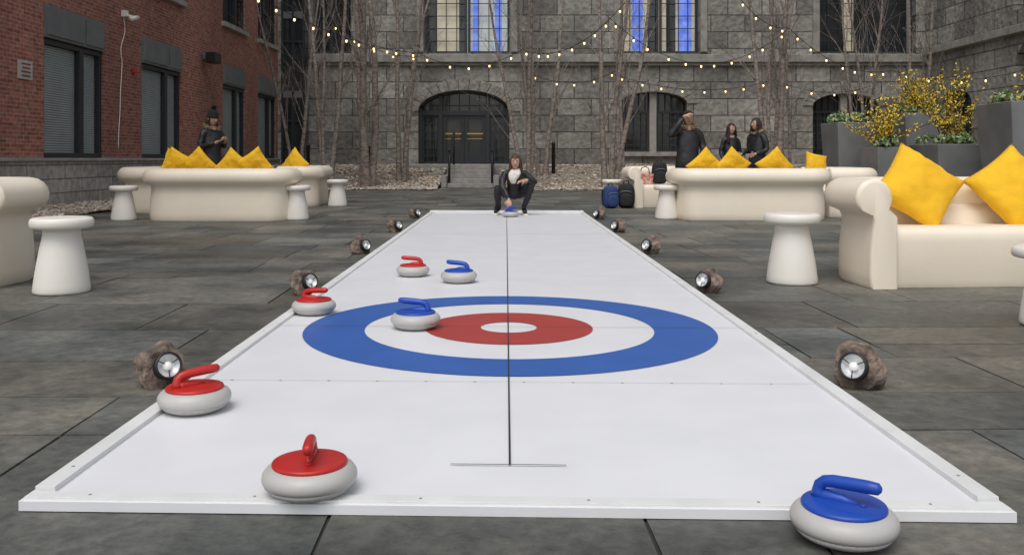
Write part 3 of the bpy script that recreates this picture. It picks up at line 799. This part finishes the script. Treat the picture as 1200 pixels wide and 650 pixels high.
def head(parent, pos, yaw, pitch, hairm, style, hood=False):
    M = T(*pos)@Rz(yaw)@Rx(pitch)
    b = B('head', [M_skin, M_eye, M_eyew, M_lip, hairm], 1.0)
    def fn(d):
        e = d.copy()
        if d.z < 0: e.x *= 1+.30*d.z*(.5+.5*max(0, -d.y)); e.y *= 1+.10*d.z
        if d.y < -.2 and -.95 < d.z < -.55: e.y -= .08
        if d.y < -.6 and .02 < d.z < .25 and abs(d.x) > .15: e.y += .07
        return e
    b.ell((0, 0, 0), (.074, .094, .115), 0, M, 24, 18, fn)
    b.tube([(0, -.080, .020), (0, -.094, .0), (0, -.108, -.022), (0, -.092, -.034)], [.007, .010, .014, .008], 8, 0, M)
    b.ell((0, -.088, -.056), (.023, .010, .008), 3, M, 10, 6)
    for s_ in (-1, 1):
        b.ell((s_*.029, -.080, .008), (.013, .008, .007), 2, M, 10, 6); b.ell((s_*.029, -.087, .008), (.0065, .004, .006), 1, M, 8, 6)
        b.tube([(s_*.014, -.090, .026), (s_*.030, -.088, .030), (s_*.044, -.078, .024)], .0035, 5, 4, M)
        b.ell((s_*.076, .005, -.004), (.010, .018, .028), 0, M, 10, 8)
    b.build(parent=parent)
    h = B('hair', [hairm, M_hat, M_fur], 1.0); q = random.Random(3)
    vs = []; fs = []; nu, nv = 28, 18
    for j in range(nv+1):
        ph = -math.pi/2+math.pi*j/nv
        for i in range(nu):
            th = 2*math.pi*i/nu; d = Vector((math.cos(ph)*math.cos(th), math.cos(ph)*math.sin(th), math.sin(ph)))
            k = 1.0+.03*noise.noise(d*6); vs.append(Vector((d.x*.084*k, d.y*.103*k+.006, d.z*.125*k+.006)))
    for j in range(nv):
        for i in range(nu):
            f = (j*nu+i, j*nu+(i+1) % nu, (j+1)*nu+(i+1) % nu, (j+1)*nu+i); c = sum((vs[t] for t in f), Vector())/4
            if c.y < -.035 and c.z < .055+.02*abs(c.x)/.05 and abs(c.x) < .075: continue
            if c.z < -.045 and c.y < .03: continue
            fs.append(f)
    h.add(vs, fs, 0, M, True)
    if style == 'long':
        for k in range(44):
            s_ = -1 if k % 2 else 1; f = q.uniform(-.35, 1)
            a = f*math.pi/2; x_ = s_*.080*math.cos(a*.9); y_ = .095*math.sin(a)
            P = [(x_*.6, y_*.7, .09), (x_*1.03, y_*1.0, .03), (x_*1.12, y_*1.02, -.06), (x_*1.2+q.uniform(-.02, .02), y_*1.0+.0, -.15), (x_*1.25+q.uniform(-.03, .03), y_-.02, -.24), (x_*1.15+q.uniform(-.03, .03), y_-.035, -.31-q.random()*.05)]
            h.tube(P, [.010, .014, .016, .016, .013, .003], 6, 0, M)
    if style == 'short':
        for k in range(40):
            a = q.uniform(0, 6.28); r_ = q.random(); P0 = Vector((.07*r_*math.cos(a), .085*r_*math.sin(a), .10*math.sqrt(1-r_*r_*.6)+.01))
            h.tube([P0, P0+Vector((q.uniform(-.02, .02), q.uniform(-.03, .01), .02))], [.012, .004], 5, 0, M)
    if style == 'hat':
        h.lathe([(.092, .02), (.094, .045), (.091, .05), (.088, .06), (.080, .10), (.062, .135), (.035, .155), (0, .162)], 24, 1, M@T(0, .008, 0), sy=1.16, cap=False)
        for k in range(120):
            d = Vector((q.gauss(0, 1), q.gauss(0, 1), q.gauss(0, 1))).normalized(); c = Vector((0, .008, .185))
            h.tube([c, c+d*.045], [.008, .003], 4, 1, M)
        for k in range(20):
            s_ = -1 if k % 2 else 1; x_ = s_*q.uniform(.05, .085); y_ = q.uniform(-.02, .06)
            h.tube([(x_, y_, .03), (x_*1.15, y_, -.08), (x_*1.3, y_-.03, -.2), (x_*1.3, y_-.05, -.27)], [.012, .015, .012, .003], 5, 0, M)
    h.build(parent=parent)

def fur(parent, c, rx, ry, tilt=0, n=420, open_front=.0, r=.035, m=None):
    b = B('fur_collar', [m or M_fur], 1.0); q = random.Random(5); M = T(*c)@Rx(tilt)
    pts = [(rx*math.cos(a), ry*math.sin(a), .02*math.sin(a)) for a in [(-math.pi/2+open_front)+(2*math.pi-2*open_front)*i/26 for i in range(27)]]
    b.tube(pts, r*.75, 8, 0, M)
    for k in range(n):
        i = q.random()*26; i0 = min(25, int(i)); p = Vector(pts[i0]).lerp(Vector(pts[i0+1]), i-i0)
        d = Vector((q.gauss(0, 1), q.gauss(0, 1), q.gauss(0, 1))).normalized()
        b.tube([p+d*r*.5, p+d*r*1.5], [.008, .002], 3, 0, M, cap=False)
    b.build(parent=parent)

def hand(parent, wrist, direction, palm_n, curl=.5, mirror=1, gap=.0):
    d = Vector(direction).normalized(); n_ = Vector(palm_n); n_ = (n_-d*n_.dot(d)).normalized(); s_ = d.cross(n_)*mirror
    M = Matrix(((s_.x, d.x, n_.x, wrist[0]), (s_.y, d.y, n_.y, wrist[1]), (s_.z, d.z, n_.z, wrist[2]), (0, 0, 0, 1)))
    b = B('hand', [M_skin], 1.0)
    b.ell((0, .045, 0), (.040, .052, .016), 0, M, 14, 10); b.tube([(0, -.03, 0), (0, .02, 0)], [.024, .026], 10, 0, M)
    for k, (x_, L) in enumerate([(-.030, .068), (-.010, .078), (.010, .072), (.029, .056)]):
        p = Vector((x_, .082, 0)); P = [p-Vector((0, .02, 0)), p]; a = 0
        for j, f in enumerate((.45, .32, .23)):
            a += curl*(.5+.35*j); p = p+Vector((x_*.08, math.cos(a), math.sin(a)))*L*f; P.append(p)
        b.tube(P, [.0095, .0095, .009, .008, .006], 7, 0, M)
    b.tube([(-.024, .018, 0), (-.046, .040, .008), (-.056, .062, .018), (-.052, .082, .028)], [.012, .012, .010, .006], 7, 0, M)
    b.build(parent=parent)

def coat_loft(parent, rings, m=None):
    b = B('coat_hem', [m or M_coat], 1.0); n = 28; vs = []; fs = []
    for cx, cy, z, rx, ry in rings:
        for k in range(n):
            a = 2*math.pi*k/n; w_ = 1+.05*noise.noise(Vector((math.cos(a)*3, math.sin(a)*3, z*9)))
            vs.append((cx+rx*math.cos(a)*w_, cy+ry*math.sin(a)*w_, z))
    for i in range(len(rings)-1):
        for k in range(n): fs.append((i*n+k, i*n+(k+1) % n, (i+1)*n+(k+1) % n, (i+1)*n+k))
    b.add(vs, fs, 0, None, True); b.build(parent=parent)

def standing(name, x, y, rot, arms, style, hairm, yaw=0, pitch=0, h=1.0, hood=True, z=0, slim=1.0):
    e = empty(name, (x, y, z), rot); e.scale = (h, h, h); k = slim
    J = {'pelvis': ((0, .01, .95), (.135*k, .115)), 'waist': ((0, .01, 1.08), (.12*k, .11)), 'chest': ((0, .01, 1.26), (.14*k, .12)), 'neck0': ((0, .015, 1.40), (.08, .075)), 'neck': ((0, .0, 1.50), .05),
         'hipL': ((-.09, .01, .88), .088), 'kneeL': ((-.10, -.02, .50), .060), 'ankL': ((-.10, .03, .10), .045), 'toeL': ((-.12, -.13, .045), (.042, .035)),
         'hipR': ((.09, .01, .88), .088), 'kneeR': ((.10, -.01, .50), .060), 'ankR': ((.11, .04, .10), .045), 'toeR': ((.14, -.12, .045), (.042, .035)),
         'shL': ((-.175*k, .015, 1.375), .066*k), 'shR': ((.175*k, .015, 1.375), .066*k)}
    for s_, a in (('L', arms[0]), ('R', arms[1])):
        J['el'+s_] = (a[0], .056*k); J['wr'+s_] = (a[1], .042)
    E = [('pelvis', 'waist', 0), ('waist', 'chest', 0), ('chest', 'neck0', 0), ('neck0', 'neck', 3)]
    for s_ in 'LR': E += [('pelvis', 'hip'+s_, 0), ('hip'+s_, 'knee'+s_, 1), ('knee'+s_, 'ank'+s_, 1), ('ank'+s_, 'toe'+s_, 2), ('neck0', 'sh'+s_, 0), ('sh'+s_, 'el'+s_, 0), ('el'+s_, 'wr'+s_, 0)]
    skin_body('body', J, E, [M_coat, M_pants, M_shoe, M_skin], e)
    coat_loft(e, [(0, .01, 1.37, .14*k, .10), (0, .01, 1.22, .175*k, .135), (0, .01, 1.05, .16*k, .13), (0, .01, .9, .18*k, .15), (0, .01, .74, .20*k, .165), (0, .01, .73, .17*k, .14)])
    head(e, (0, -.02, 1.60), yaw, pitch, hairm, style)
    if hood: fur(e, (0, .015, 1.475), .125, .105, rd(12), open_front=.35)
    for i, a in enumerate(arms):
        w_ = Vector(a[1]); d_ = (w_-Vector(a[0])).normalized(); hand(e, w_+d_*.03, a[2] if len(a) > 2 else d_, a[3] if len(a) > 3 else (-1 if i == 0 else 1, 0, 0), .45, 1 if i == 0 else -1)
    return e
e = standing('standing_woman', -5.36, 16.35, rd(48), [((-.22, .0, 1.13), (-.08, -.22, 1.20), (.4, -.7, .3), (0, 0, 1)), ((.22, .0, 1.13), (.09, -.22, 1.21), (-.4, -.7, .3), (0, 0, 1))], 'hat', M_hairk, 0, rd(14), .985, slim=.92)
ph = B('phone', [M_blk], 1.0); ph.box((0, -.31, 1.27), (.07, .01, .14), 0, None); ph.build(parent=e, bevel=.003)
standing('standing_man', 3.40, 16.75, rd(8), [((-.36, -.12, 1.30), (-.13, -.16, 1.60), (.75, -.1, .35), (0, .3, -1)), ((.27, .03, 1.12), (.20, -.18, .98), (-.6, -.5, -.2), (0, .3, 1))], 'short', M_hairk, rd(-5), rd(4), 1.0, slim=1.12)
standing('standing_woman', 5.12, 18.3, rd(-60), [((-.22, .03, 1.12), (-.18, -.20, 1.05)), ((.22, .03, 1.12), (.18, -.20, 1.05))], 'long', M_hairk, 0, 0, .97)
standing('standing_woman', 5.02, 20.0, rd(15), [((-.22, .03, 1.12), (-.20, -.10, .90)), ((.22, .03, 1.12), (.20, -.10, .90))], 'long', M_hairk, 0, 0, .95, False, slim=.9)

e = empty('crouching_woman', (.13, 16.3, ZT)); e.scale = (1.04, 1.0, 1.02)
J = {'pelvis': ((.02, .20, .34), (.14, .13)), 'waist': ((.02, .12, .45), (.12, .105)), 'chest': ((.02, .0, .58), (.135, .11)), 'neck0': ((.02, -.06, .68), (.085, .07)), 'neck': ((.03, -.10, .745), .048),
     'hipL': ((-.10, .17, .32), .092), 'kneeL': ((-.25, -.14, .44), .064), 'ankL': ((-.23, .08, .10), .042), 'toeL': ((-.28, -.10, .04), (.042, .034)),
     'hipR': ((.13, .17, .33), .092), 'kneeR': ((.29, -.20, .50), .066), 'ankR': ((.16, -.04, .10), .043), 'toeR': ((.19, -.22, .04), (.043, .034)),
     'shL': ((-.135, -.05, .655), .062), 'elL': ((-.17, -.22, .46), .05), 'wrL': ((-.075, -.42, .27), .034),
     'shR': ((.18, -.05, .655), .062), 'elR': ((.35, -.08, .50), .05), 'wrR': ((.20, -.27, .55), .034)}
E = [('pelvis', 'waist', 0), ('waist', 'chest', 0), ('chest', 'neck0', 0), ('neck0', 'neck', 3)]
for s_ in 'LR': E += [('pelvis', 'hip'+s_, 1), ('hip'+s_, 'knee'+s_, 1), ('knee'+s_, 'ank'+s_, 1), ('ank'+s_, 'toe'+s_, 2), ('neck0', 'sh'+s_, 0), ('sh'+s_, 'el'+s_, 0), ('el'+s_, 'wr'+s_, 0)]
skin_body('body', J, E, [M_coat, M_pants, M_shoe, M_skin], e)
head(e, (.035, -.135, .835), rd(-3), rd(6), M_hairb, 'long')
fur(e, (.03, -.09, .715), .085, .08, rd(14), 160, 0, .045, M_scarf)
sf = B('scarf', [M_scarf], 1.0)
sf.tube([(.0, -.17, .70), (-.01, -.215, .64), (-.005, -.225, .57), (.0, -.21, .50)], [.05, .07, .065, .035], 10, 0, flat=.5)
sf.tube([(.06, -.16, .71), (.055, -.21, .66), (.04, -.225, .58)], [.05, .06, .035], 10, 0, flat=.5); sf.build(parent=e)
hand(e, (-.07, -.435, .25), (.05, -.75, -.45), (0, -.2, -1), .7, 1)
hand(e, (.19, -.28, .55), (-.85, -.2, -.1), (0, .1, -1), .5, -1)
so = B('shoe_soles', [M_plasw], 1.0)
for (a, c) in (((-.23, .10), (-.285, -.13)), ((.16, -.02), (.195, -.25))): so.tube([(a[0], a[1], .014), (c[0], c[1], .014)], [.042, .045], 10, 0, flat=.3)
so.build(parent=e)

# ------------------------------------------------------------------ light, sky, camera
wd = bpy.data.worlds.new('World'); scene.world = wd; wd.use_nodes = True
nt = wd.node_tree; bg = nt.nodes['Background']
sk = nt.nodes.new('ShaderNodeTexSky'); sk.sky_type = 'NISHITA'; sk.sun_disc = False
SE, SA = rd(60), rd(200)
sk.sun_elevation = SE; sk.sun_rotation = SA; sk.dust_density = 3
hs = nt.nodes.new('ShaderNodeHueSaturation'); hs.inputs['Saturation'].default_value = .38
nt.links.new(sk.outputs[0], hs.inputs['Color']); nt.links.new(hs.outputs[0], bg.inputs['Color'])
bg.inputs['Strength'].default_value = .15
sd = bpy.data.lights.new('sun', 'SUN'); sd.energy = 1.2; sd.angle = rd(40); sd.color = (1, .99, .97)
so_ = bpy.data.objects.new('sun', sd); scene.collection.objects.link(so_)
dirv = Vector((math.sin(SA)*math.cos(SE), math.cos(SA)*math.cos(SE), math.sin(SE)))
so_.rotation_euler = dirv.to_track_quat('Z', 'Y').to_euler()
cam = bpy.data.cameras.new('camera'); cam.sensor_width = 36; cam.clip_end = 2000; cam.clip_start = .05
cam.lens = 31.5
cam.shift_x = 7/1200; cam.shift_y = -139/1200
co = bpy.data.objects.new('camera', cam); scene.collection.objects.link(co)
co.location = (0, 0, 1.05*U); co.rotation_euler = (rd(90), 0, 0)
scene.camera = co
scene.view_settings.view_transform = 'Standard'; scene.view_settings.look = 'None'; scene.view_settings.exposure = 0
